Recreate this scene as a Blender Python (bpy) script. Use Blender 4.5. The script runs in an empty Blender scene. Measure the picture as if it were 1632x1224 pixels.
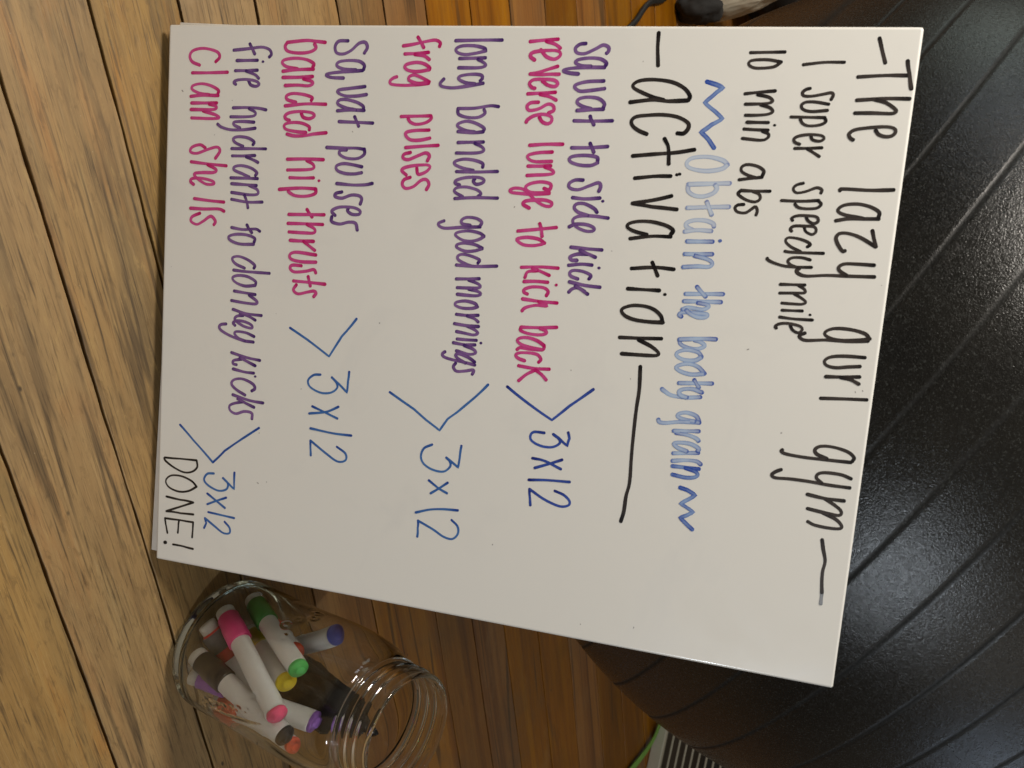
import bpy, bmesh, math, random
import numpy as np
from mathutils import Vector, Matrix, noise
random.seed(7); rng = np.random.default_rng(7)
S = bpy.context.scene
COL = S.collection

# ---------------------------------------------------------------- camera
cam = bpy.data.cameras.new('camera'); camo = bpy.data.objects.new('camera', cam); COL.objects.link(camo)
cam.sensor_fit = 'HORIZONTAL'; cam.sensor_width = 36; cam.lens = 36*1340/1632
cam.clip_start = .02; cam.clip_end = 60
_r = Vector((0.98807310, -0.06186265, 0.14101260))      # to the right of the scene
_u = Vector((-0.07971037, 0.57803018, 0.81211290))      # up in the scene
_f = Vector((0.13174900, 0.81366708, -0.56620498))      # viewing direction
# the phone was held on its side: picture right = up in the scene
mx, my, mz = _u, -_r, -_f
camo.matrix_world = Matrix(((mx.x, my.x, mz.x, 0.15865238), (mx.y, my.y, mz.y, -0.37074654),
                            (mx.z, my.z, mz.z, 0.59665556), (0, 0, 0, 1)))
cam.dof.use_dof = True; cam.dof.focus_distance = .68; cam.dof.aperture_fstop = 14
S.camera = camo

# ---------------------------------------------------------------- world, lamps, exposure
w = bpy.data.worlds.new('World'); S.world = w; w.use_nodes = True
nt = w.node_tree; nt.nodes.clear()
wo = nt.nodes.new('ShaderNodeOutputWorld'); wb = nt.nodes.new('ShaderNodeBackground')
tc = nt.nodes.new('ShaderNodeTexCoord'); sx = nt.nodes.new('ShaderNodeSeparateXYZ')
rp = nt.nodes.new('ShaderNodeValToRGB'); mr = nt.nodes.new('ShaderNodeMapRange')
mr.inputs['From Min'].default_value = -1; mr.inputs['From Max'].default_value = 1
nt.links.new(tc.outputs['Generated'], sx.inputs[0]); nt.links.new(sx.outputs['Z'], mr.inputs['Value'])
nt.links.new(mr.outputs[0], rp.inputs[0]); nt.links.new(rp.outputs[0], wb.inputs[0]); nt.links.new(wb.outputs[0], wo.inputs[0])
e = rp.color_ramp.elements
e[0].position = .40; e[0].color = (.10, .07, .045, 1)
e[1].position = .95; e[1].color = (.62, .53, .41, 1)
m_ = e.new(.60); m_.color = (.24, .20, .155, 1)
wb.inputs[1].default_value = .42

def lamp(name, loc, target, power, size, color, shape='SQUARE', sy=None):
    l = bpy.data.lights.new(name, 'AREA'); l.energy = power; l.size = size; l.color = color
    l.shape = shape
    if sy: l.shape = 'RECTANGLE'; l.size_y = sy
    o = bpy.data.objects.new(name, l); COL.objects.link(o); o.location = loc
    o.rotation_euler = (Vector(target)-Vector(loc)).to_track_quat('-Z', 'Y').to_euler()
    return o
lamp('ceiling_lamp', (-.58, .02, 1.32), (.10, .1, .30), 18, .32, (1, .925, .825), 'DISK')
lamp('window_lamp', (1.75, -1.71, 1.26), (.3, .2, .4), 16, .10, (.82, .91, 1), 'DISK')
lamp('left_window', (-2.5, .12, 1.36), (0, .2, .4), 4, .45, (.80, .90, 1), sy=.5)
lamp('left_far_window', (-2.9, 1.35, .85), (0, .3, .4), 4, 1.0, (.80, .95, .88), sy=.7)
lamp('right_window', (2.9, .75, 1.6), (.4, .2, .5), 2.8, .35, (.62, .78, 1), sy=.6)
lamp('right_soft_lamp', (1.95, -.55, 1.75), (.3, .2, .4), 1.3, .7, (1, .95, .88), 'DISK')

S.view_settings.view_transform = 'Standard'; S.view_settings.look = 'None'
S.view_settings.exposure = 0; S.view_settings.gamma = 1; S.view_settings.use_curve_mapping = False
cy = S.cycles
cy.use_denoising = True; cy.max_bounces = 18; cy.transmission_bounces = 16; cy.transparent_max_bounces = 16
cy.diffuse_bounces = 5; cy.glossy_bounces = 8; cy.sample_clamp_indirect = 6; cy.blur_glossy = .3
cy.caustics_refractive = True; cy.caustics_reflective = False

# ---------------------------------------------------------------- helpers
def tag(o, label=None, cat=None, group=None, kind=None):
    if label: o['label'] = label
    if cat: o['category'] = cat
    if group: o['group'] = group
    if kind: o['kind'] = kind
    return o
def link(name, me, mat=None, parent=None, smooth=True):
    o = bpy.data.objects.new(name, me); COL.objects.link(o)
    if mat is not None:
        for m in (mat if isinstance(mat, (list, tuple)) else [mat]): me.materials.append(m)
    if smooth and len(me.polygons): me.polygons.foreach_set('use_smooth', [True]*len(me.polygons))
    if parent: o.parent = parent
    return o
def mesh(name, v, f):
    me = bpy.data.meshes.new(name); me.from_pydata([tuple(map(float, p)) for p in v], [], [tuple(map(int, q)) for q in f]); me.update(); return me
def empty(name, loc=(0, 0, 0)):
    o = bpy.data.objects.new(name, None); COL.objects.link(o); o.location = loc; o.empty_display_size = .02; return o
def frombm(name, bm, mat, parent=None, smooth=True):
    me = bpy.data.meshes.new(name); bm.to_mesh(me); bm.free(); return link(name, me, mat, parent, smooth)
def box(bm, x0, x1, y0, y1, z0, z1, bev=0, seg=3):
    b = bmesh.new(); r = bmesh.ops.create_cube(b, size=1)
    for v in b.verts: v.co = Vector(((x0+x1)/2+v.co.x*(x1-x0), (y0+y1)/2+v.co.y*(y1-y0), (z0+z1)/2+v.co.z*(z1-z0)))
    if bev: bmesh.ops.bevel(b, geom=b.edges[:], offset=bev, segments=seg, profile=.5, affect='EDGES')
    me = bpy.data.meshes.new('t'); b.to_mesh(me); b.free(); bm.from_mesh(me); bpy.data.meshes.remove(me)
def lathe(prof, n=64, A=Vector((0, 0, 0)), axis=Vector((0, 0, 1)), cap=True):
    """revolve (r, h) about an axis through A"""
    q = axis.normalized(); e1 = q.orthogonal().normalized(); e2 = q.cross(e1)
    v = []; f = []
    for r, h in prof:
        for i in range(n):
            a = 2*math.pi*i/n
            v.append(A + q*h + (e1*math.cos(a)+e2*math.sin(a))*r)
    for j in range(len(prof)-1):
        for i in range(n):
            k = (i+1) % n
            f.append((j*n+i, j*n+k, (j+1)*n+k, (j+1)*n+i))
    if cap:
        f.append(tuple(reversed(range(n)))); f.append(tuple((len(prof)-1)*n+i for i in range(n)))
    return v, f
def tube_mesh(pts, rad, n=10):
    P = catmull(pts, 14); v = []; f = []
    for i, p in enumerate(P):
        t = (P[min(i+1, len(P)-1)]-P[max(i-1, 0)]).normalized()
        s = t.cross(Vector((0, 0, 1))).normalized(); b = s.cross(t)
        for k in range(n):
            a = 2*math.pi*k/n; v.append(p+(s*math.cos(a)+b*math.sin(a))*rad)
    for i in range(len(P)-1):
        for k in range(n):
            j = (k+1) % n; f.append((i*n+k, i*n+j, (i+1)*n+j, (i+1)*n+k))
    f.append(tuple(reversed(range(n)))); f.append(tuple((len(P)-1)*n+k for k in range(n)))
    return v, f
def catmull(pts, sub):
    pts = [Vector(p) for p in pts]
    if len(pts) == 1: return pts
    q = [pts[0]*2-pts[1]]+pts+[pts[-1]*2-pts[-2]]
    out = []
    for i in range(1, len(q)-2):
        p0, p1, p2, p3 = q[i-1:i+3]
        # centripetal-like damping keeps the loops from overshooting
        for k in range(sub):
            t = k/sub
            out.append(.5*((2*p1)+(p2-p0)*t+(2*p0-5*p1+4*p2-p3)*t*t+(3*p1-p0-3*p2+p3)*t*t*t))
    out.append(pts[-1]); return out

class NT:
    """short hand for node materials"""
    def __init__(s, name):
        s.m = bpy.data.materials.new(name); s.m.use_nodes = True; s.t = s.m.node_tree
        s.b = s.t.nodes['Principled BSDF']
    def n(s, typ, **kw):
        x = s.t.nodes.new('ShaderNode'+typ)
        for k, v in kw.items(): setattr(x, k, v)
        return x
    def l(s, a, b): s.t.links.new(a, b)
    def set(s, **kw):
        for k, v in kw.items():
            i = s.b.inputs[k.replace('_', ' ')]
            if hasattr(v, 'links') or hasattr(v, 'is_linked'): s.l(v, i)
            else: i.default_value = v if not isinstance(v, tuple) else (*v, 1) if len(v) == 3 else v
        return s
    def noise(s, vec, scale, detail=3, rough=.5, dist=0):
        x = s.n('TexNoise'); x.inputs['Scale'].default_value = scale; x.inputs['Detail'].default_value = detail
        x.inputs['Roughness'].default_value = rough; x.inputs['Distortion'].default_value = dist
        if vec is not None: s.l(vec, x.inputs['Vector'])
        return x.outputs['Fac']
    def ramp(s, fac, *st):
        x = s.n('ValToRGB'); el = x.color_ramp.elements
        while len(el) < len(st): el.new(.5)
        for q, (p, c) in zip(el, st): q.position = p; q.color = (c, c, c, 1) if not isinstance(c, tuple) else (*c, 1)
        s.l(fac, x.inputs[0]); return x.outputs[0]
    def mix(s, fac, a, b, mode='MIX'):
        x = s.n('Mix', data_type='RGBA', blend_type=mode)
        for v, i in ((fac, x.inputs[0]), (a, x.inputs[6]), (b, x.inputs[7])):
            if hasattr(v, 'is_linked'): s.l(v, i)
            else: i.default_value = v if not isinstance(v, tuple) else (*v, 1)
        return x.outputs[2]
    def math(s, op, a, b=0.0, clamp=False):
        x = s.n('Math', operation=op, use_clamp=clamp)
        for v, i in ((a, x.inputs[0]), (b, x.inputs[1])):
            if hasattr(v, 'is_linked'): s.l(v, i)
            else: i.default_value = v
        return x.outputs[0]
    def obj(s): return s.n('TexCoord').outputs['Object']
    def scale(s, vec, sc):
        x = s.n('Mapping'); x.inputs['Scale'].default_value = sc; s.l(vec, x.inputs['Vector']); return x.outputs[0]
    def bump(s, h, strength, dist=.001, normal=None):
        x = s.n('Bump'); x.inputs['Strength'].default_value = strength; x.inputs['Distance'].default_value = dist
        s.l(h, x.inputs['Height'])
        if normal is not None: s.l(normal, x.inputs['Normal'])
        s.l(x.outputs[0], s.b.inputs['Normal']); return x.outputs[0]
def simple(name, col, rough=.5, var=.12, scale=60, bump=.15, dist=.0004, **kw):
    t = NT(name); o = t.obj(); nz = t.noise(o, scale, 4, .6)
    c = t.mix(nz, tuple(x*(1-var) for x in col), tuple(min(1, x*(1+var)) for x in col))
    t.set(Base_Color=c, Roughness=rough, **kw)
    if bump: t.bump(t.noise(o, scale*6, 3), bump, dist)
    return t.m

# ---------------------------------------------------------------- floor of old timber boards
def wood_material():
    t = NT('worn_timber'); o = t.obj()
    at = t.n('Attribute'); at.attribute_name = 'plank'
    off = t.n('VectorMath', operation='MULTIPLY_ADD'); t.l(at.outputs['Color'], off.inputs[0]); off.inputs[1].default_value = (9, 3, 5)
    t.l(o, off.inputs[2]); v = off.outputs[0]
    sep = t.n('SeparateColor'); t.l(at.outputs['Color'], sep.inputs[0])
    # bands of grain that run along the board and wander
    g1 = t.noise(t.scale(v, (1.1, 34, 1)), 1.0, 5, .62, 1.2)
    g2 = t.noise(t.scale(v, (4, 150, 1)), 1.0, 4, .65, .6)
    g3 = t.noise(t.scale(v, (22, 620, 1)), 1.0, 3, .6, .3)
    patch = t.noise(t.scale(v, (1.0, 26, 1)), 1.0, 5, .6, .4)
    blot = t.noise(t.scale(v, (3.6, 24, 1)), 1.0, 5, .65, .7)
    crk = t.noise(t.scale(v, (.9, 30, 1)), 1.0, 2, .4, .4)
    crk2 = t.noise(t.scale(v, (5, 9, 1)), 1.0, 2, .5)
    # worn front boards: tan and grey where the finish has gone
    worn = t.ramp(g1, (.26, (.20, .118, .040)), (.46, (.285, .172, .062)), (.62, (.335, .208, .076)), (.80, (.285, .152, .046)))
    worn = t.mix(t.ramp(patch, (.46, 0), (.68, .70)), worn, (.165, .115, .050))
    worn = t.mix(t.ramp(blot, (.54, 0), (.68, .60)), worn, (.36, .165, .042))
    worn = t.mix(t.ramp(blot, (.24, .5), (.42, 0)), worn, (.39, .275, .11))
    # boards behind that keep their varnish
    varn = t.ramp(g1, (.28, (.13, .040, .0015)), (.48, (.26, .092, .003)), (.66, (.34, .135, .006)), (.82, (.19, .062, .002)))
    sp = t.n('SeparateXYZ'); t.l(o, sp.inputs[0])
    pos = t.math('ADD', sp.outputs[1], t.math('MULTIPLY', sp.outputs[0], .35))
    pos = t.math('ADD', pos, t.math('MULTIPLY', t.math('SUBTRACT', t.noise(o, 3.0, 3), .5), .22))
    keep = t.ramp(pos, (.12, 0), (.31, 1))
    col = t.mix(keep, worn, varn)
    stn = t.noise(t.scale(o, (4.5, 8, 1)), 1.0, 5, .62, .6)
    col = t.mix(t.ramp(stn, (.30, .42), (.50, 0)), col, (.115, .080, .042))
    col = t.mix(t.ramp(stn, (.56, 0), (.72, .35)), col, (.40, .235, .085))
    # board to board
    hv = t.n('HueSaturation'); t.l(col, hv.inputs['Color'])
    t.l(t.math('ADD', t.math('MULTIPLY', sep.outputs[0], .42), .78), hv.inputs['Value'])
    t.l(t.math('ADD', t.math('MULTIPLY', sep.outputs[1], .25), .90), hv.inputs['Saturation'])
    col = hv.outputs[0]
    wk = t.math('SUBTRACT', 1.0, t.math('MULTIPLY', keep, .65))
    col = t.mix(t.math('MULTIPLY', wk, t.ramp(g2, (.28, .46), (.48, 0))), col, (.07, .042, .02))
    col = t.mix(t.math('MULTIPLY', wk, t.ramp(g3, (.30, .75), (.46, 0))), col, (.045, .028, .014))
    col = t.mix(t.math('MULTIPLY', wk, t.ramp(g3, (.60, 0), (.80, .35))), col, (.46, .34, .19))
    mot = t.noise(t.scale(v, (55, 210, 1)), 1.0, 4, .7, .6)
    col = t.mix(t.math('MULTIPLY', wk, t.ramp(mot, (.54, 0), (.70, .50))), col, (.105, .060, .022))
    col = t.mix(t.math('MULTIPLY', wk, t.ramp(mot, (.28, .4), (.42, 0))), col, (.42, .285, .105))
    line = t.math('MULTIPLY', t.ramp(crk, (.484, 0), (.4925, 1), (.5075, 1), (.516, 0)), t.ramp(crk2, (.46, 0), (.58, .85)))
    line = t.math('MULTIPLY', line, t.ramp(g3, (.3, 1), (.7, .5)))
    col = t.mix(line, col, (.05, .032, .016))
    # nail marks, dents, specks of dirt
    vo = t.n('TexVoronoi'); vo.inputs['Scale'].default_value = 21; t.l(t.scale(t.mix(.035, o, t.n('TexNoise').outputs['Color'], 'ADD') if False else o, (.7, 1.3, 1)), vo.inputs['Vector'])
    col = t.mix(t.ramp(vo.outputs['Distance'], (.022, .85), (.045, 0)), col, (.03, .02, .012))
    vo2 = t.n('TexVoronoi'); vo2.inputs['Scale'].default_value = 60; t.l(o, vo2.inputs['Vector'])
    col = t.mix(t.ramp(vo2.outputs['Distance'], (.018, .6), (.03, 0)), col, (.36, .28, .17))
    ro = t.mix(keep, t.ramp(patch, (.3, .46), (.7, .62)), t.ramp(g1, (.3, .30), (.7, .40)))
    t.set(Base_Color=col, Roughness=ro)
    h = t.math('ADD', t.math('MULTIPLY', g2, .5), t.math('MULTIPLY', g3, .6))
    t.bump(h, .55, .0007)
    return t.m
FL_ANG = math.radians(17.7)
def build_floor():
    edges = [-.198, -.124, -.051, .019, .0895, .1795, .240, .300, .372]
    W = .0722
    lo = [edges[0]-W*k for k in range(11, 0, -1)]; hi = [edges[-1]+W*k for k in range(1, 34)]
    E = lo+edges+hi
    V = []; F = []; C = []
    gap = .0011; bv = .0003
    for a, b in zip(E[:-1], E[1:]):
        x = -1.6-random.random()
        inview = -.2 < a < .16
        first = True
        while x < 3.4:
            L = 1.5+1.5*random.random(); random.random()
            if a < .45: L = 6; x1 = x+L
            L = min(L, 6); x1 = x+L; c = (random.random(), random.random(), random.random(), 1)
            if abs(a+.124) < .01: c = (.55, .35, .3, 1)
            if abs(a+.051) < .01: c = (.35, .75, .6, 1)
            if abs(a+.198) < .01: c = (.45, .2, .8, 1)
            n = max(2, int(L/.012) if a < .7 else int(L/.06)); s0 = len(V)
            ya, yb = a+gap, b-gap
            for i in range(n+1):
                xx = x+.0006+(L-.0012)*i/n
                w1 = .0009*noise.noise(Vector((xx*9, a*70, 1)))+.0006*noise.noise(Vector((xx*60, a*70, 1))); w2 = .0009*noise.noise(Vector((xx*9, b*70, 4)))+.0006*noise.noise(Vector((xx*60, b*70, 4)))
                dz = .0004*noise.noise(Vector((xx*3, a*30, 2)))
                for yy, zz in ((ya+w1, -.018), (ya+w1, -bv+dz), (ya+bv+w1, dz), ((ya+yb)/2, dz+.0001), (yb-bv+w2, dz), (yb+w2, -bv+dz), (yb+w2, -.018)):
                    V.append((xx, yy, zz-.0006)); C.append(c)
            for i in range(n):
                for k in range(6):
                    p = s0+i*7+k; F.append((p, p+7, p+8, p+1))
            F.append(tuple(s0+k for k in range(7))); F.append(tuple(s0+n*7+k for k in reversed(range(7))))
            x = x1
    nb = len(F)
    s0 = len(V)
    for p in ((-3, -1.2, -.02), (5, -1.2, -.02), (5, 3, -.02), (-3, 3, -.02)): V.append(p); C.append((0, 0, 0, 1))
    F.append((s0, s0+1, s0+2, s0+3))
    me = mesh('floor', V, F)
    at = me.color_attributes.new('plank', 'FLOAT_COLOR', 'POINT'); at.data.foreach_set('color', np.array(C, dtype=np.float32).ravel())
    dark = simple('gap_dirt', (.016, .015, .009), .9)
    o = link('floor', me, [wood_material(), dark], smooth=False)
    me.polygons[nb].material_index = 1
    o.rotation_euler.z = FL_ANG
    tag(o, kind='structure')
build_floor()

# ---------------------------------------------------------------- big black ball behind the board
BC = Vector((0.26296, 0.60024, 0.40310)); BR = .41528
def build_ball():
    ax = Vector((0.52249466, 0.24001006, 0.81816532)).normalized(); e1 = ax.orthogonal().normalized(); e2 = ax.cross(e1)
    G = [-24.3, -17.7, -11.2, -4.9, 1.2, 7.3, 13.6, 19.2]
    G = [G[0]-6.4*k for k in range(6, 0, -1)]+G+[G[-1]+6.2*k for k in range(1, 7)]
    lats = list(np.arange(-89, -34, 1.0))+list(np.arange(-34, 34, .14))+list(np.arange(34, 90, 1.0))
    n = 224; V = []; F = []; D = []
    for la in lats:
        r = BR; gv = 0
        for q in G:
            d = (la-q)/.19
            r -= (.00036+.00012*math.sin(q))*math.exp(-d*d); gv = max(gv, math.exp(-(d/1.15)**2))
            if 0 < (la-q): r += .00008*math.exp(-((la-q-.4)/.35)**2)
        ca, sa = math.cos(math.radians(la)), math.sin(math.radians(la))
        for i in range(n):
            t = 2*math.pi*i/n
            p = BC+(ax*sa+(e1*math.cos(t)+e2*math.sin(t))*ca)*r
            p.z = max(p.z, .0004)
            V.append(p); D.append((gv, gv, gv, 1))
    for j in range(len(lats)-1):
        for i in range(n):
            k = (i+1) % n; F.append((j*n+i, j*n+k, (j+1)*n+k, (j+1)*n+i))
    F.append(tuple(reversed(range(n)))); F.append(tuple((len(lats)-1)*n+i for i in range(n)))
    t = NT('black_vinyl'); o = t.obj()
    fine = t.noise(o, 860, 2, .6); mid = t.noise(o, 330, 3, .6)
    spk = t.ramp(t.noise(o, 640, 2, .7), (.56, 0), (.70, 1))
    col = t.mix(t.ramp(t.noise(o, 14, 4), (.35, 0), (.7, 1)), (.0045, .0047, .0045), (.009, .0085, .007))
    col = t.mix(spk, col, (.034, .036, .034))
    ga = t.n('Attribute'); ga.attribute_name = 'groove'; gs = t.n('SeparateColor'); t.l(ga.outputs['Color'], gs.inputs[0]); gf = gs.outputs[0]
    t.set(Base_Color=col, Roughness=t.math('ADD', t.ramp(mid, (.3, .19), (.7, .31)), t.math('MULTIPLY', gf, .35)),
          Specular_IOR_Level=t.math('SUBTRACT', .5, t.math('MULTIPLY', gf, .28)))
    h = t.math('ADD', fine, t.math('MULTIPLY', mid, .35))
    t.bump(h, .60, .00048)
    bme = mesh('exercise_ball', V, F)
    bat = bme.color_attributes.new('groove', 'FLOAT_COLOR', 'POINT'); bat.data.foreach_set('color', np.array(D, dtype=np.float32).ravel())
    b = link('exercise_ball', bme, t.m)
    tag(b, 'large black ribbed exercise ball on the timber floor behind the whiteboard', 'exercise ball')
build_ball()

# ---------------------------------------------------------------- whiteboard leaning on the ball
TH = math.radians(20)
wbd = empty('whiteboard', (0, 0, .009)); wbd.rotation_euler = (math.radians(70), 0, 0)
tag(wbd, 'white board covered in handwritten exercise list leaning against the black ball', 'whiteboard')
BW, BH = .406, .508
def white_material():
    t = NT('gloss_white'); o = t.obj()
    sm = t.noise(t.scale(o, (1, 1, .2)), 14, 4, .6, .6)
    smear = t.ramp(sm, (.55, 0), (.75, 1))
    col = t.mix(smear, (.785, .775, .73), (.745, .737, .70))
    fb = t.noise(t.scale(o, (160, 6, 6)), 1, 3)
    t.set(Base_Color=col, Roughness=t.ramp(sm, (.35, .12), (.7, .24)), Specular_IOR_Level=.5)
    t.bump(t.math('ADD', t.noise(o, 46, 2), t.math('MULTIPLY', fb, .25)), .10, .0006)
    return t.m
WHITE = white_material()
def build_board():
    bm = bmesh.new(); box(bm, 0, BW, 0, BH, -.0040, 0)
    bmesh.ops.bevel(bm, geom=bm.edges[:], offset=.0019, segments=5, profile=.55, affect='EDGES')
    p = frombm('panel', bm, WHITE, wbd)
    for q in p.data.polygons:
        if abs(q.normal.z) > .999: q.use_smooth = False
    bm = bmesh.new(); box(bm, 0, .404, 0, .10, -.0071, -.0042, .0007, 2)
    b = frombm('backing_panel', bm, simple('raw_white_edge', (.76, .74, .70), .45), wbd, False)
    b.location = (-.0026, .0058, 0); b.rotation_euler.z = math.radians(-1.93)
    tag(b, 'thin white backing panel showing slightly askew along the bottom edge')
build_board()

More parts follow.
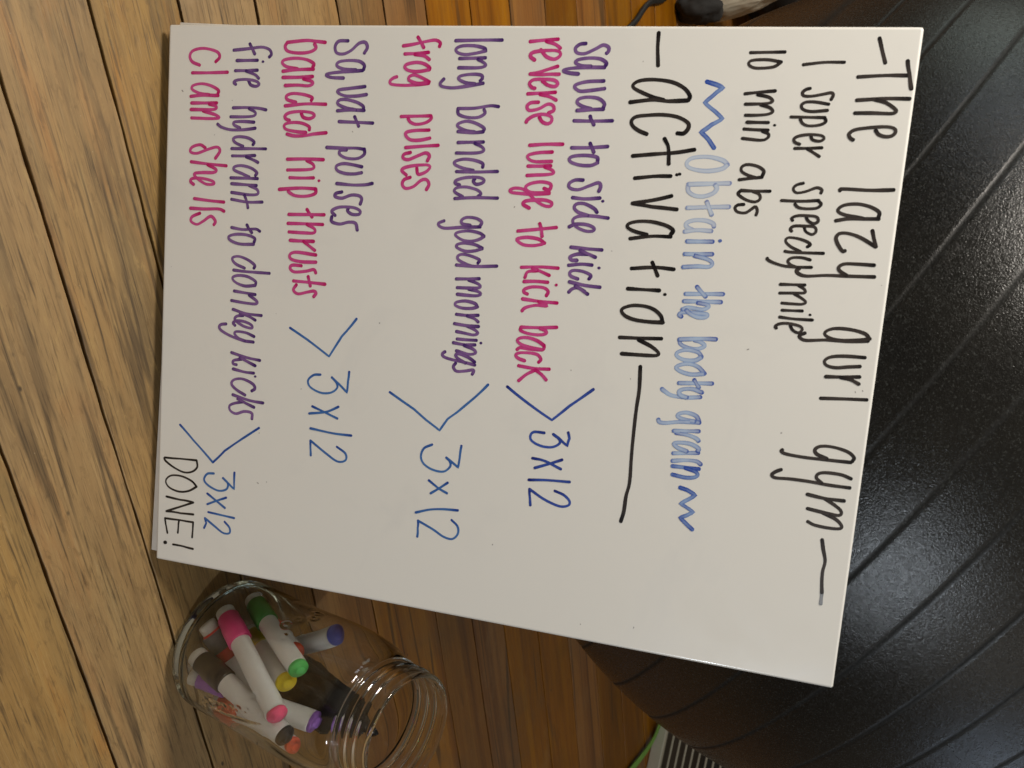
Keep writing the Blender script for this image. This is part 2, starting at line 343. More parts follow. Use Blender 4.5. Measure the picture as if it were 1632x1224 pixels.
# ---------------------------------------------------------------- handwriting: strokes in tenths of a millimetre on the panel
INK = {
 'title': ('black', 0.0023,
  ' 66,4846 135,4870 204,4895| 273,5027 275,4907 286,4756|/ 191,5015 266,5035 348,5055| 404,5053 406,4923 419,4766| 413,4865 429,4926 459,4976 478,4990 490,4964 490,4867 493,4765| 589,4892 612,4912 623,4951 615,4988 590,5002 571,4983 567,4927 580,4818 593,4769 616,4747 638,4757 649,4776| 927,5035 936,4906 936,4751 950,4737| 1091,4972 1061,4971 1034,4923 1020,4853 1027,4784 1047,4747 1070,4742 1088,4783 1098,4854 1103,4889| 1100,4975 1105,4889 1110,4803 1125,4735|/ 1171,4948 1216,4962 1265,4979| 1265,4979 1216,4886 1196,4814 1200,4766 1226,4749 1257,4760 1288,4781 1305,4799 1300,4809| 1374,4984 1374,4888 1378,4819 1397,4788 1421,4793 1446,4836| 1443,4994 1450,4845 1455,4722 1468,4608 1458,4561 1440,4546 1423,4562| 1817,5014 1787,4984 1770,4903 1771,4814 1790,4765 1814,4757 1834,4795 1840,4859 1827,4963 1815,5016| 1829,5007 1843,4894 1846,4770 1860,4655 1849,4617 1833,4611 1816,4640| 1931,5002 1934,4888 1947,4809 1974,4775 2001,4789 2010,4844 1998,4914 1988,4981| 2052,4987 2064,4877 2071,4793| 2066,4878 2076,4941 2096,4988| 2187,5045 2197,4910 2208,4780| 2577,5011 2552,5017 2521,4975 2503,4888 2508,4816 2533,4786 2560,4801 2581,4862| 2585,5004 2588,4887 2590,4728 2583,4617 2569,4588 2559,4595| 2687,5017 2670,4957 2669,4872 2682,4825 2710,4816 2738,4850| 2745,5017 2745,4894 2739,4771 2739,4660 2744,4573 2728,4549 2705,4569 2687,4601| 2832,4995 2833,4880 2822,4775| 2836,4881 2869,4945 2900,4985 2928,4977 2926,4904 2913,4786| 2926,4879 2954,4956 2987,4996 3011,4993 3018,4927 3012,4841 2996,4799| 3099,4897 3155,4910 3232,4931 3301,4925 3368,4928 3441,4937|~ 3441,4937 3482,4938 3519,4939'),
 'speedy': ('black', 0.00195,
  ' 204,4670 206,4557 221,4440| 357,4496 365,4471 383,4455 401,4466 402,4510 390,4570 380,4617 393,4631 419,4622| 446,4612 435,4532 438,4480 457,4457 481,4472 491,4521 482,4609| 524,4600 525,4508 526,4406| 527,4600 549,4607 568,4574 575,4514 562,4477 536,4460| 626,4530 655,4545 662,4586 648,4609 630,4595 625,4537 633,4476 650,4441 672,4444 685,4474| 700,4604 706,4529 710,4448| 710,4521 731,4559 752,4595| 913,4523 926,4485 950,4469 972,4490 962,4542 937,4601 946,4633 969,4630| 1011,4624 1021,4523 1023,4408| 1013,4621 1033,4640 1057,4616 1064,4555 1058,4509 1037,4487| 1106,4560 1135,4577 1150,4610 1136,4635 1109,4623 1105,4564 1109,4511 1124,4481 1140,4488| 1173,4559 1200,4571 1216,4609 1196,4630 1170,4617 1168,4563 1172,4500 1192,4480 1205,4491| 1292,4591 1277,4607 1260,4583 1245,4527 1244,4473 1268,4462 1298,4497 1322,4554| 1324,4689 1329,4564 1330,4492 1327,4464| 1369,4618 1359,4568 1363,4514 1383,4489 1406,4505 1421,4548| 1413,4630 1418,4548 1417,4475 1403,4410 1387,4371 1375,4365| 1523,4605 1526,4533 1530,4461| 1530,4570 1549,4604 1570,4609 1576,4557 1584,4463| 1582,4549 1606,4597 1627,4622 1641,4601 1644,4538 1644,4483| 1682,4609 1685,4552 1688,4489|. 1702,4656| 1732,4674 1735,4567 1731,4480| 1777,4549 1804,4566 1818,4600 1797,4622 1776,4604 1766,4534 1773,4485 1790,4462 1803,4470'),
 'abs': ('black', 0.00204,
  ' 149,4327 152,4224 155,4126| 207,4312 195,4229 201,4139 226,4125 245,4169 237,4267 210,4309| 376,4297 386,4204 397,4121| 401,4196 413,4261 435,4289 449,4265 455,4203 458,4130| 460,4221 476,4277 499,4296 515,4264 522,4201 524,4138| 563,4278 564,4215 565,4151|. 578,4316| 608,4282 608,4211 606,4138| 614,4248 631,4286 654,4284 669,4245 662,4135| 881,4279 851,4284 826,4245 817,4189 830,4154 858,4152 879,4187 895,4244| 889,4279 900,4208 911,4144| 971,4335 975,4234 975,4161| 977,4161 998,4147 1029,4195 1040,4251 1021,4281 993,4273 978,4235| 1059,4189 1065,4152 1085,4138 1107,4157 1109,4204 1084,4238 1069,4259 1091,4273 1122,4268'),
 'grain': ('lightblue', 0.00212,
  '*/ 330,3885 346,3943 365,3987 412,3932 455,3885 504,3951 548,4004 587,3941 634,3881 676,3932 726,3972|~ 824,4065 798,4030 781,3944 791,3850 821,3815 849,3828 865,3887 866,3962 849,4035 824,4065|~ 935,4091 941,4008 954,3839|~ 952,3839 995,3843 1021,3884 1023,3941 1001,3996 972,4016 949,4004|~ 1078,4102 1087,3977 1099,3847|~ 1055,3964 1094,3982 1133,4002|~ 1206,4023 1187,4016 1171,3967 1173,3900 1192,3855 1216,3855 1235,3897|~ 1233,4011 1233,3926 1247,3846| 1298,4026 1303,3943 1307,3867|. 1290,4070| 1376,4032 1382,3947 1387,3861| 1393,3924 1408,4002 1430,4038 1455,4021 1458,3950 1469,3860| 1619,4125 1628,4007 1637,3892| 1586,3959 1613,3986 1644,4020| 1670,4118 1676,4002 1684,3887| 1687,3975 1694,4033 1707,4044 1726,4008 1721,3920 1737,3883| 1783,3883 1772,3867 1753,3895 1752,3981 1754,4039 1773,4032 1777,3984 1759,3934 1739,3908| 1906,4113 1912,4018 1929,3884| 1932,3884 1960,3897 1978,3947 1979,4006 1955,4047 1933,4020 1925,3981| 2026,4035 1999,4008 1991,3939 2012,3883 2037,3880 2057,3927 2055,3994 2029,4035| 2132,4066 2092,4018 2079,3958 2095,3901 2116,3884 2137,3925 2146,3985 2134,4061| 2190,4120 2199,4020 2210,3911| 2179,4006 2202,4022 2225,4040| 2255,4063 2239,4004 2246,3946 2264,3919 2288,3931 2298,3972| 2286,4056 2299,3962 2295,3873 2270,3821 2257,3804| 2448,4066 2411,4042 2396,3982 2409,3934 2430,3928 2444,3977 2447,4036| 2452,4068 2452,4037 2462,3940 2480,3852 2478,3812 2460,3805| 2508,4070 2516,3995 2526,3910| 2537,3928 2542,4007 2556,4058 2573,4077| 2640,4076 2619,4079 2596,4023 2597,3954 2609,3920 2631,3947 2649,4009| 2649,4082 2661,4000 2673,3922| 2723,4105 2706,4074 2708,4005 2724,3922|* 2754,4097 2756,4010 2758,3926|* 2759,4010 2773,4071 2791,4093 2812,4075 2822,4017 2814,3932|*/ 2893,3990 2902,4035 2930,4093 2968,4047 3000,4004 3020,4048 3044,4092 3071,4053 3093,4011 3128,4054 3161,4098'),
 'activation': ('black', 0.00255,
  ' 42,3560 133,3563 239,3576| 443,3785 415,3790 370,3749 336,3670 324,3563 331,3477 353,3435 377,3438 404,3494 430,3564 447,3633| 445,3783 452,3662 447,3556 465,3422| 645,3737 644,3778 610,3803 578,3794 547,3730 536,3642 541,3546 553,3470 580,3443 612,3456 639,3498 657,3548| 741,3854 763,3743 777,3619 795,3472| 681,3662 736,3692 835,3704| 909,3724 915,3623 933,3498|. 899,3762|. 894,3778|/ 1031,3742 1066,3619 1091,3499|/ 1091,3499 1105,3623 1113,3784| 1270,3762 1245,3774 1219,3732 1200,3642 1201,3554 1219,3491 1244,3484 1266,3531 1282,3611| 1285,3763 1290,3642 1314,3506| 1488,3804 1485,3681 1503,3534| 1454,3663 1500,3687 1537,3706| 1629,3727 1632,3617 1634,3522|. 1651,3764| 1819,3764 1790,3752 1755,3708 1738,3647 1739,3568 1760,3509 1783,3497 1811,3525 1830,3587 1835,3677 1831,3771| 1936,3771 1946,3638 1954,3500| 1957,3624 1994,3713 2029,3761 2048,3748 2054,3669 2059,3523| 2130,3654 2283,3662 2407,3656 2562,3654 2728,3655 2905,3660 3002,3646 3109,3641 3180,3628'),
 'sidekick': ('purple', 0.00221,
  ' 110,3105 115,3068 139,3040 167,3052 172,3103 143,3170 119,3217 132,3253 156,3255 170,3242| 245,3244 226,3247 203,3205 199,3135 210,3066 229,3048 247,3090 249,3150| 255,3240 256,3141 263,3031 273,2981 283,2974 293,3013 298,3074| 338,3243 344,3139 362,3070 381,3057 404,3094 398,3164 385,3252| 506,3254 477,3259 447,3218 440,3148 452,3094 477,3083 500,3123 512,3175| 512,3257 517,3175 525,3085| 582,3321 588,3202 590,3071| 558,3174 584,3186 615,3206| 743,3306 755,3187 760,3071| 727,3190 755,3205 783,3220| 837,3250 813,3243 804,3182 810,3101 826,3064 850,3074 867,3137 866,3208 847,3251| 961,3166 963,3115 987,3076 1016,3084 1023,3141 995,3210 973,3268 996,3285 1031,3274| 1069,3287 1080,3187 1076,3105|. 1088,3307| 1161,3276 1137,3253 1111,3190 1114,3139 1140,3123 1168,3154 1184,3217| 1193,3352 1186,3258 1189,3177 1209,3127 1239,3125 1267,3158 1285,3216 1280,3262 1260,3263 1243,3212 1245,3141 1265,3100| 1399,3331 1398,3227 1395,3124| 1449,3293 1430,3240 1411,3187| 1433,3240 1438,3169 1459,3124 1478,3136 1478,3173| 1501,3275 1500,3205 1514,3119|. 1516,3322| 1592,3263 1568,3273 1547,3220 1544,3158 1559,3133 1583,3141 1598,3189| 1640,3341 1636,3239 1621,3134| 1692,3264 1668,3221 1643,3177| 1676,3242 1657,3199 1665,3159 1692,3133'),
 'kickback': ('pink', 0.00221,
  ' 85,2922 92,2823 101,2736| 98,2844 117,2906 140,2941| 151,2812 193,2852 209,2904 192,2939 169,2943 155,2910 158,2818 171,2757 195,2747 216,2777|/ 253,2934 283,2839 304,2753|/ 304,2753 306,2841 302,2948| 347,2840 371,2878 379,2925 360,2943 339,2916 335,2844 339,2782 362,2755 387,2771 394,2797| 415,2933 422,2841 429,2748| 430,2831 443,2894 464,2942| 480,2825 485,2774 508,2750 533,2768 522,2829 491,2888 500,2925 529,2931 546,2898| 575,2839 604,2862 614,2899 597,2923 568,2916 555,2863 567,2802 592,2762 609,2753| 740,3011 744,2900 755,2789| 792,2946 800,2853 818,2787 842,2789 858,2837 852,2946| 880,2943 886,2861 889,2788| 889,2902 909,2956 928,2963 938,2917 944,2845 950,2787| 1027,2909 1035,2946 998,2952 986,2890 1000,2818 1027,2783 1055,2812 1059,2876 1051,2948| 1058,2948 1068,2855 1068,2750 1064,2691 1049,2679 1035,2715 1040,2769 1070,2813 1107,2859 1136,2914 1140,2961 1116,2969 1102,2921 1106,2848 1116,2791 1137,2777 1160,2821| 1274,3016 1293,2896 1314,2755| 1256,2901 1292,2915 1339,2924| 1381,2945 1358,2901 1351,2827 1362,2764 1376,2755 1401,2799 1403,2863 1393,2915 1380,2948| 1538,3051 1539,2928 1551,2799| 1590,2995 1567,2930 1551,2876| 1566,2909 1578,2846 1616,2830| 1636,2989 1636,2904 1644,2825|. 1649,3048| 1726,2986 1696,2996 1674,2961 1675,2886 1694,2835 1715,2831 1726,2859| 1767,3064 1767,2947 1760,2824| 1768,2937 1791,2997 1795,2918 1817,2850 1843,2826| 1928,3076 1941,2963 1950,2830| 1954,2830 1974,2832 1989,2892 1989,2967 1975,3008 1958,3001 1946,2963| 2057,2999 2030,2949 2016,2883 2024,2830 2044,2813 2067,2845 2081,2911 2087,2991| 2056,3001 2087,2991 2093,2901 2089,2836 2104,2815| 2174,2972 2152,2986 2123,2957 2118,2892 2126,2828 2144,2810 2163,2831 2174,2875| 2213,3050 2219,2944 2212,2835| 2228,2955 2266,2894 2314,2844| 2228,2955 2255,3000 2288,3035'),
 'mornings': ('purple', 0.00212,
  ' 93,2547 94,2422 99,2224| 159,2438 145,2426 131,2361 132,2275 152,2231 176,2246 187,2301 177,2375 162,2440| 206,2441 210,2345 213,2260| 216,2389 238,2433 257,2445 270,2393 272,2258| 353,2416 336,2430 316,2418 312,2353 324,2279 344,2264 367,2314 373,2380| 368,2438 387,2338 402,2230 395,2153 376,2135 346,2160| 515,2556 511,2498 529,2392 535,2273| 537,2273 572,2281 590,2342 588,2418 562,2464 537,2457| 676,2462 656,2466 628,2410 615,2344 632,2286 652,2282 675,2338 684,2404| 680,2463 689,2383 684,2284| 746,2470 751,2376 756,2290| 756,2409 781,2465 806,2473 820,2414 825,2284| 911,2476 886,2474 868,2418 863,2342 879,2282 900,2278 922,2335 934,2412| 933,2583 944,2424 947,2293| 989,2428 1005,2418 1024,2441 1012,2484 991,2491 978,2448 984,2362 1005,2297 1026,2293 1035,2327| 1104,2458 1083,2478 1059,2444 1045,2366 1056,2301 1082,2292 1110,2349| 1107,2597 1112,2437 1126,2295| 1304,2485 1272,2499 1249,2459 1246,2393 1266,2356 1291,2363 1298,2419| 1304,2490 1314,2365 1328,2244 1317,2198 1297,2191 1279,2229| 1363,2522 1345,2488 1335,2411 1350,2334 1371,2319 1399,2371 1402,2438 1386,2491 1365,2522| 1444,2516 1424,2461 1419,2384 1433,2335 1453,2337 1473,2399 1465,2465 1448,2516| 1546,2493 1524,2502 1503,2445 1495,2379 1510,2346 1535,2354 1562,2417 1570,2451| 1556,2628 1569,2484 1570,2340| 1650,2512 1658,2424 1664,2347| 1665,2436 1685,2504 1705,2522 1716,2484 1723,2357| 1727,2441 1737,2508 1754,2529 1768,2488 1768,2360| 1840,2510 1820,2492 1809,2425 1823,2359 1845,2355 1859,2406 1855,2473 1841,2514| 1898,2523 1906,2443 1905,2365| 1909,2444 1925,2500 1943,2526| 1974,2532 1976,2449 1970,2356| 1979,2449 2000,2506 2021,2530 2035,2498 2030,2442 2023,2374| 2070,2523 2073,2456 2074,2383|. 2085,2557| 2102,2516 2108,2436 2102,2357| 2113,2437 2133,2505 2157,2524 2171,2475 2156,2384| 2221,2523 2194,2477 2175,2408 2185,2381 2208,2399 2234,2457| 2241,2525 2230,2446 2222,2366 2208,2297 2187,2284 2169,2304| 2242,2385 2270,2370 2297,2395 2291,2450 2276,2511 2286,2520 2309,2510'),
 'frog': ('pink', 0.00221,
  ' 138,2112 113,2116 97,2077 109,2000 125,1924 136,1852| 78,1954 110,1978 146,2001| 176,2038 184,1950 188,1867| 190,1940 199,2007 223,2047| 288,2052 273,2051 250,2010 242,1954 255,1888 275,1873 295,1902 301,1970 288,2052| 367,2057 343,2006 324,1949 335,1911 360,1912 379,1975 374,2041| 376,2053 387,1964 393,1875 388,1784 368,1770 347,1793 337,1821| 588,2084 593,1979 599,1867| 588,2084 608,2086 634,2049 647,1982 633,1937 608,1918| 682,2078 687,1985 700,1919 721,1909 750,1945 751,2012 735,2087| 780,2151 790,2037 804,1914| 835,1953 849,1906 875,1902 883,1942 855,2008 834,2063 851,2092 886,2080| 937,2005 978,2019 960,2072 928,2101 913,2080 919,2001 936,1923 958,1896 987,1932| 1001,1962 1019,1918 1051,1906 1077,1933 1062,1989 1018,2042 1011,2081 1041,2102 1078,2086'),
 'squatpulses': ('purple', 0.00221,
  ' 106,1441 109,1372 145,1345 186,1359 193,1412 169,1468 123,1523 115,1569 148,1588 186,1568| 295,1569 265,1572 240,1531 236,1449 247,1380 273,1366 293,1417 298,1511| 301,1563 310,1442 322,1325 336,1285 351,1327 354,1421| 407,1587 422,1472 434,1391 453,1386 472,1440 472,1521 460,1602| 556,1585 536,1578 511,1524 496,1441 504,1395 530,1390 555,1456 565,1527| 566,1591 566,1492 574,1387| 649,1660 648,1532 647,1403| 610,1520 640,1537 674,1555| 828,1607 822,1543 826,1437 826,1318| 825,1607 861,1609 892,1559 893,1476 869,1422 842,1426 837,1473| 947,1597 936,1526 931,1455 949,1403 980,1410 998,1471 998,1541 987,1597| 1056,1683 1068,1628 1074,1534 1070,1410| 1126,1454 1139,1408 1161,1403 1169,1457 1144,1527 1146,1586 1166,1608 1203,1599| 1231,1512 1255,1505 1276,1541 1273,1593 1249,1600 1229,1547 1232,1443 1262,1383 1292,1411| 1301,1385 1336,1387 1349,1449 1332,1519 1337,1571 1383,1588'),
 'thrusts': ('pink', 0.0023,
  ' 118,1269 111,1195 106,1118 120,974| 120,974 149,958 180,983 191,1068 183,1152 157,1198 126,1184| 286,1181 260,1186 235,1131 226,1046 237,962 258,941 284,976 298,1062| 298,1188 303,1062 316,948| 348,1184 355,1065 358,950| 365,1113 379,1174 397,1187 411,1152 408,1067 413,971| 510,1181 489,1186 471,1119 466,1034 483,986 509,994 525,1061| 533,1296 534,1146 552,977| 601,1108 627,1127 634,1176 614,1211 593,1186 587,1101 598,1016 620,981 641,988 651,1017| 711,1177 688,1173 667,1117 664,1048 675,990 695,977 715,1000 727,1081 730,1151| 726,1310 738,1214 753,1137 756,1060 746,1002| 911,1299 912,1154 920,1014| 922,1167 946,1217 973,1224 986,1170 995,1018| 1040,1228 1046,1137 1048,1039|. 1058,1271| 1116,1250 1116,1128 1134,959| 1116,1250 1148,1246 1170,1180 1172,1094 1153,1044 1138,1031| 1292,1326 1299,1180 1306,1045| 1262,1187 1288,1207 1314,1231| 1361,1318 1365,1166 1370,1040| 1368,1193 1396,1254 1424,1250 1429,1169 1430,1052| 1484,1253 1488,1154 1489,1064| 1490,1172 1547,1265| 1579,1276 1570,1122 1590,1069 1622,1080 1635,1162 1630,1279| 1664,1164 1665,1091 1690,1074 1712,1111 1700,1202 1684,1264 1710,1283| 1781,1359 1778,1242 1777,1106| 1736,1222 1803,1243| 1803,1131 1842,1109 1867,1147 1849,1219 1837,1272 1851,1291 1877,1274'),
 'thrice3': ('blue', 0.00136,
  '/ 2119,1095 2195,1246 2296,1420 2140,1513 2005,1620|/ 2390,1585 2460,1580 2543,1576 2485,1506 2445,1450| 2445,1450 2478,1488 2519,1496 2558,1447 2567,1366 2535,1282 2487,1262 2444,1305 2435,1359| 2675,1305 2705,1401 2741,1512| 2654,1516 2703,1419 2731,1284| 2852,1630 2854,1482 2840,1299| 2950,1519 2991,1590 3041,1593 3058,1530 3012,1437 2931,1304|/ 2931,1304 2987,1307 3042,1313'),
 'thrice2': ('blue', 0.00136,
  '/ 2501,1908 2599,2097 2667,2197 2728,2302 2639,2356 2586,2419 2467,2540 2365,2631|/ 2816,2471 2904,2465 2974,2459 2943,2412 2915,2366| 2915,2366 2940,2395 2977,2398 3018,2351 3016,2272 2983,2202 2932,2176 2871,2195 2836,2254| 3096,2247 3144,2327 3170,2390| 3093,2390 3144,2327 3188,2268| 3281,2480 3289,2371 3307,2271 3345,2165| 3358,2438 3397,2485 3450,2492 3495,2453 3489,2386 3448,2303 3402,2186|/ 3402,2186 3455,2188 3521,2189'),
 'thrice1': ('darkblue', 0.00153,
  '/ 2363,2767 2467,2934 2555,3098 2444,3211 2314,3361|/ 2626,3217 2666,3229 2718,3220 2675,3160 2650,3116| 2650,3116 2680,3160 2710,3163 2740,3114 2742,3041 2719,2977 2686,2958 2652,2981 2649,3054| 2834,2986 2841,3071 2882,3189| 2817,3193 2858,3104 2899,3008| 2988,2973 2972,3103 2962,3258| 3039,3161 3058,3225 3094,3268 3126,3262 3140,3201 3109,3094 3052,2984|/ 3052,2984 3114,2992 3164,2999'),
 'donkey': ('purple', 0.00212,
  ' 221,835 200,852 169,832 154,770 165,672 177,547| 132,676 165,697 202,719| 244,743 246,663 248,575|. 253,787| 312,746 316,653 318,566| 319,654 344,729 368,758| 382,675 414,695 423,739 407,763 386,731 377,656 384,581 400,557 414,576| 584,827 574,764 572,664 577,558| 579,690 604,741 628,730 637,655 640,541| 672,734 670,643 676,574 696,571 716,620| 714,746 728,646 731,545 715,468 695,435| 830,732 809,740 783,686 778,610 793,570 820,587 844,651| 855,837 858,727 864,557| 905,752 912,654 915,565| 917,679 938,743 953,779| 1046,761 1024,772 994,721 981,644 992,587 1016,588 1040,659 1059,711| 1067,781 1069,686 1072,559| 1116,774 1115,688 1113,567| 1119,713 1144,778 1176,785 1185,716 1176,569| 1231,826 1238,706 1225,571| 1190,678 1238,700 1279,710| 1441,816 1427,778 1437,676 1428,580| 1401,707 1430,727 1456,751| 1524,772 1493,774 1473,703 1476,614 1496,560 1523,577 1543,655 1538,770| 1711,778 1688,783 1653,724 1634,646 1651,595 1689,623 1716,701| 1738,908 1740,766 1740,689 1737,609| 1833,796 1805,795 1776,729 1773,652 1792,604 1824,628 1846,707 1835,796| 1902,799 1896,709 1890,621| 1910,748 1950,814 1970,802 1970,712 1962,601| 2051,857 2048,728 2026,617| 2090,807 2068,755 2047,676| 2065,703 2074,652 2102,637 2141,706 2152,778 2129,777 2109,718 2108,653 2126,621 2144,639| 2212,803 2190,734 2188,656 2205,637 2236,671 2252,724| 2253,799 2250,711 2226,606 2193,525 2166,505 2147,524 2140,563| 2384,859 2373,742 2349,617| 2428,823 2404,757 2379,690| 2391,704 2407,639 2431,634 2437,667| 2484,812 2484,734 2471,635|. 2508,825| 2620,800 2598,827 2564,804 2538,720 2550,651 2584,627 2623,668 2657,746| 2699,900 2693,782 2666,641| 2741,826 2718,756 2692,684| 2712,727 2730,658 2754,617 2790,625 2807,675 2782,744 2787,807 2830,812'),
 'thrice4': ('blue', 0.00136,
  '/ 2953,189 3059,312 3209,489|*/ 3209,489 3106,588 2990,739 2891,875|/ 3262,680 3393,683 3318,582| 3318,582 3356,627 3403,614 3423,543 3394,455 3354,418 3305,445 3294,502| 3460,450 3506,532 3551,609| 3468,617 3506,532 3544,454| 3606,463 3612,579 3618,692| 3660,610 3702,655 3744,654 3750,599 3710,525 3658,436|/ 3658,436 3696,449 3738,431'),
 'done': ('black', 0.00166,
  '/ 3229,60 3220,201 3213,347| 3215,347 3267,352 3309,306 3322,233 3296,144 3254,68 3229,56| 3420,354 3383,309 3357,220 3364,124 3410,76 3459,104 3482,194 3465,282 3420,354|/ 3538,84 3546,211 3550,329|/ 3550,329 3601,213 3656,88|/ 3657,88 3653,215 3645,333|/ 3715,76 3709,216 3708,332|/ 3708,332 3767,331 3831,327|/ 3714,205 3768,200 3815,197|/ 3717,77 3779,90 3831,103|/ 3916,156 3916,253 3922,339|! 3911,85'),
 'clam': ('pink', 0.00221,
  ' 259,401 226,433 189,409 167,306 181,216 219,185 261,206 284,269| 330,503 336,351 339,209| 484,427 457,432 426,367 414,289 429,219 456,213 482,279 490,356| 494,433 495,305 505,202| 546,423 549,320 552,210| 556,359 570,417 590,411 596,335 598,207| 606,309 630,413 651,446 658,375 658,213| 867,338 847,292 866,227 900,212 909,268 878,358 858,435 885,461 939,425| 988,519 982,375 972,220| 988,362 1018,434 1040,416 1045,325 1053,260 1070,254 1096,287 1127,354 1123,419 1102,405 1087,313 1093,235 1116,222 1135,249| 1249,510 1245,384 1237,257| 1315,514 1301,465 1308,347 1309,226| 1341,309 1370,244 1405,235 1424,286 1398,338 1358,402 1392,442 1421,428'),
}
INKCOL = {'black': ((.050, .040, .036), (.006, .005, .006)), 'purple': ((.225, .115, .31), (.045, .012, .13)),
          'pink': ((.60, .075, .28), (.48, .002, .12)), 'blue': ((.055, .17, .44), (.004, .045, .29)),
          'darkblue': ((.04, .09, .40), (.004, .010, .16)), 'lightblue': ((.30, .44, .68), (.012, .06, .36))}
def ink_material(k):
    lo, hi = INKCOL[k]
    t = NT('ink_'+k); at = t.n('Attribute'); at.attribute_name = 'ink'
    s = t.n('SeparateColor'); t.l(at.outputs['Color'], s.inputs[0])
    o = t.obj(); d = t.math('ADD', s.outputs[0], t.math('MULTIPLY', t.math('SUBTRACT', t.noise(o, 420, 3), .5), .5), True)
    c = t.mix(d, lo, hi)
    c = t.mix(s.outputs[1], c, (.60, .65, .71))
    t.set(Base_Color=c, Roughness=.30, Specular_IOR_Level=.4)
    return t.m
INKMAT = {k: ink_material(k) for k in INKCOL}
LABELS = {
 'title': 'top black line reading -The lazy gurl gym-', 'speedy': 'black line reading 1 super speedy mile', 'abs': 'black line reading 10 min abs',
 'grain': 'faded blue line reading Obtain the booty grain between wavy marks', 'activation': 'large black heading reading -activation- with a long dash',
 'sidekick': 'purple line reading squat to side kick', 'kickback': 'pink line reading reverse lunge to kick back',
 'mornings': 'purple line reading long banded good mornings', 'frog': 'pink line reading frog pulses', 'squatpulses': 'purple line reading squat pulses',
 'thrusts': 'pink line reading banded hip thrusts', 'thrice1': 'dark blue bracket and 3 x 12 beside the side kick lines',
 'thrice2': 'thin blue bracket and 3 x 12 beside the good mornings lines', 'thrice3': 'thin blue bracket and 3 x 12 beside the hip thrusts line',
 'donkey': 'purple line reading fire hydrant to donkey kicks', 'thrice4': 'small blue bracket and 3x12 beside donkey kicks', 'done': 'black capitals reading DONE!',
 'clam': 'pink line reading clam shells'}
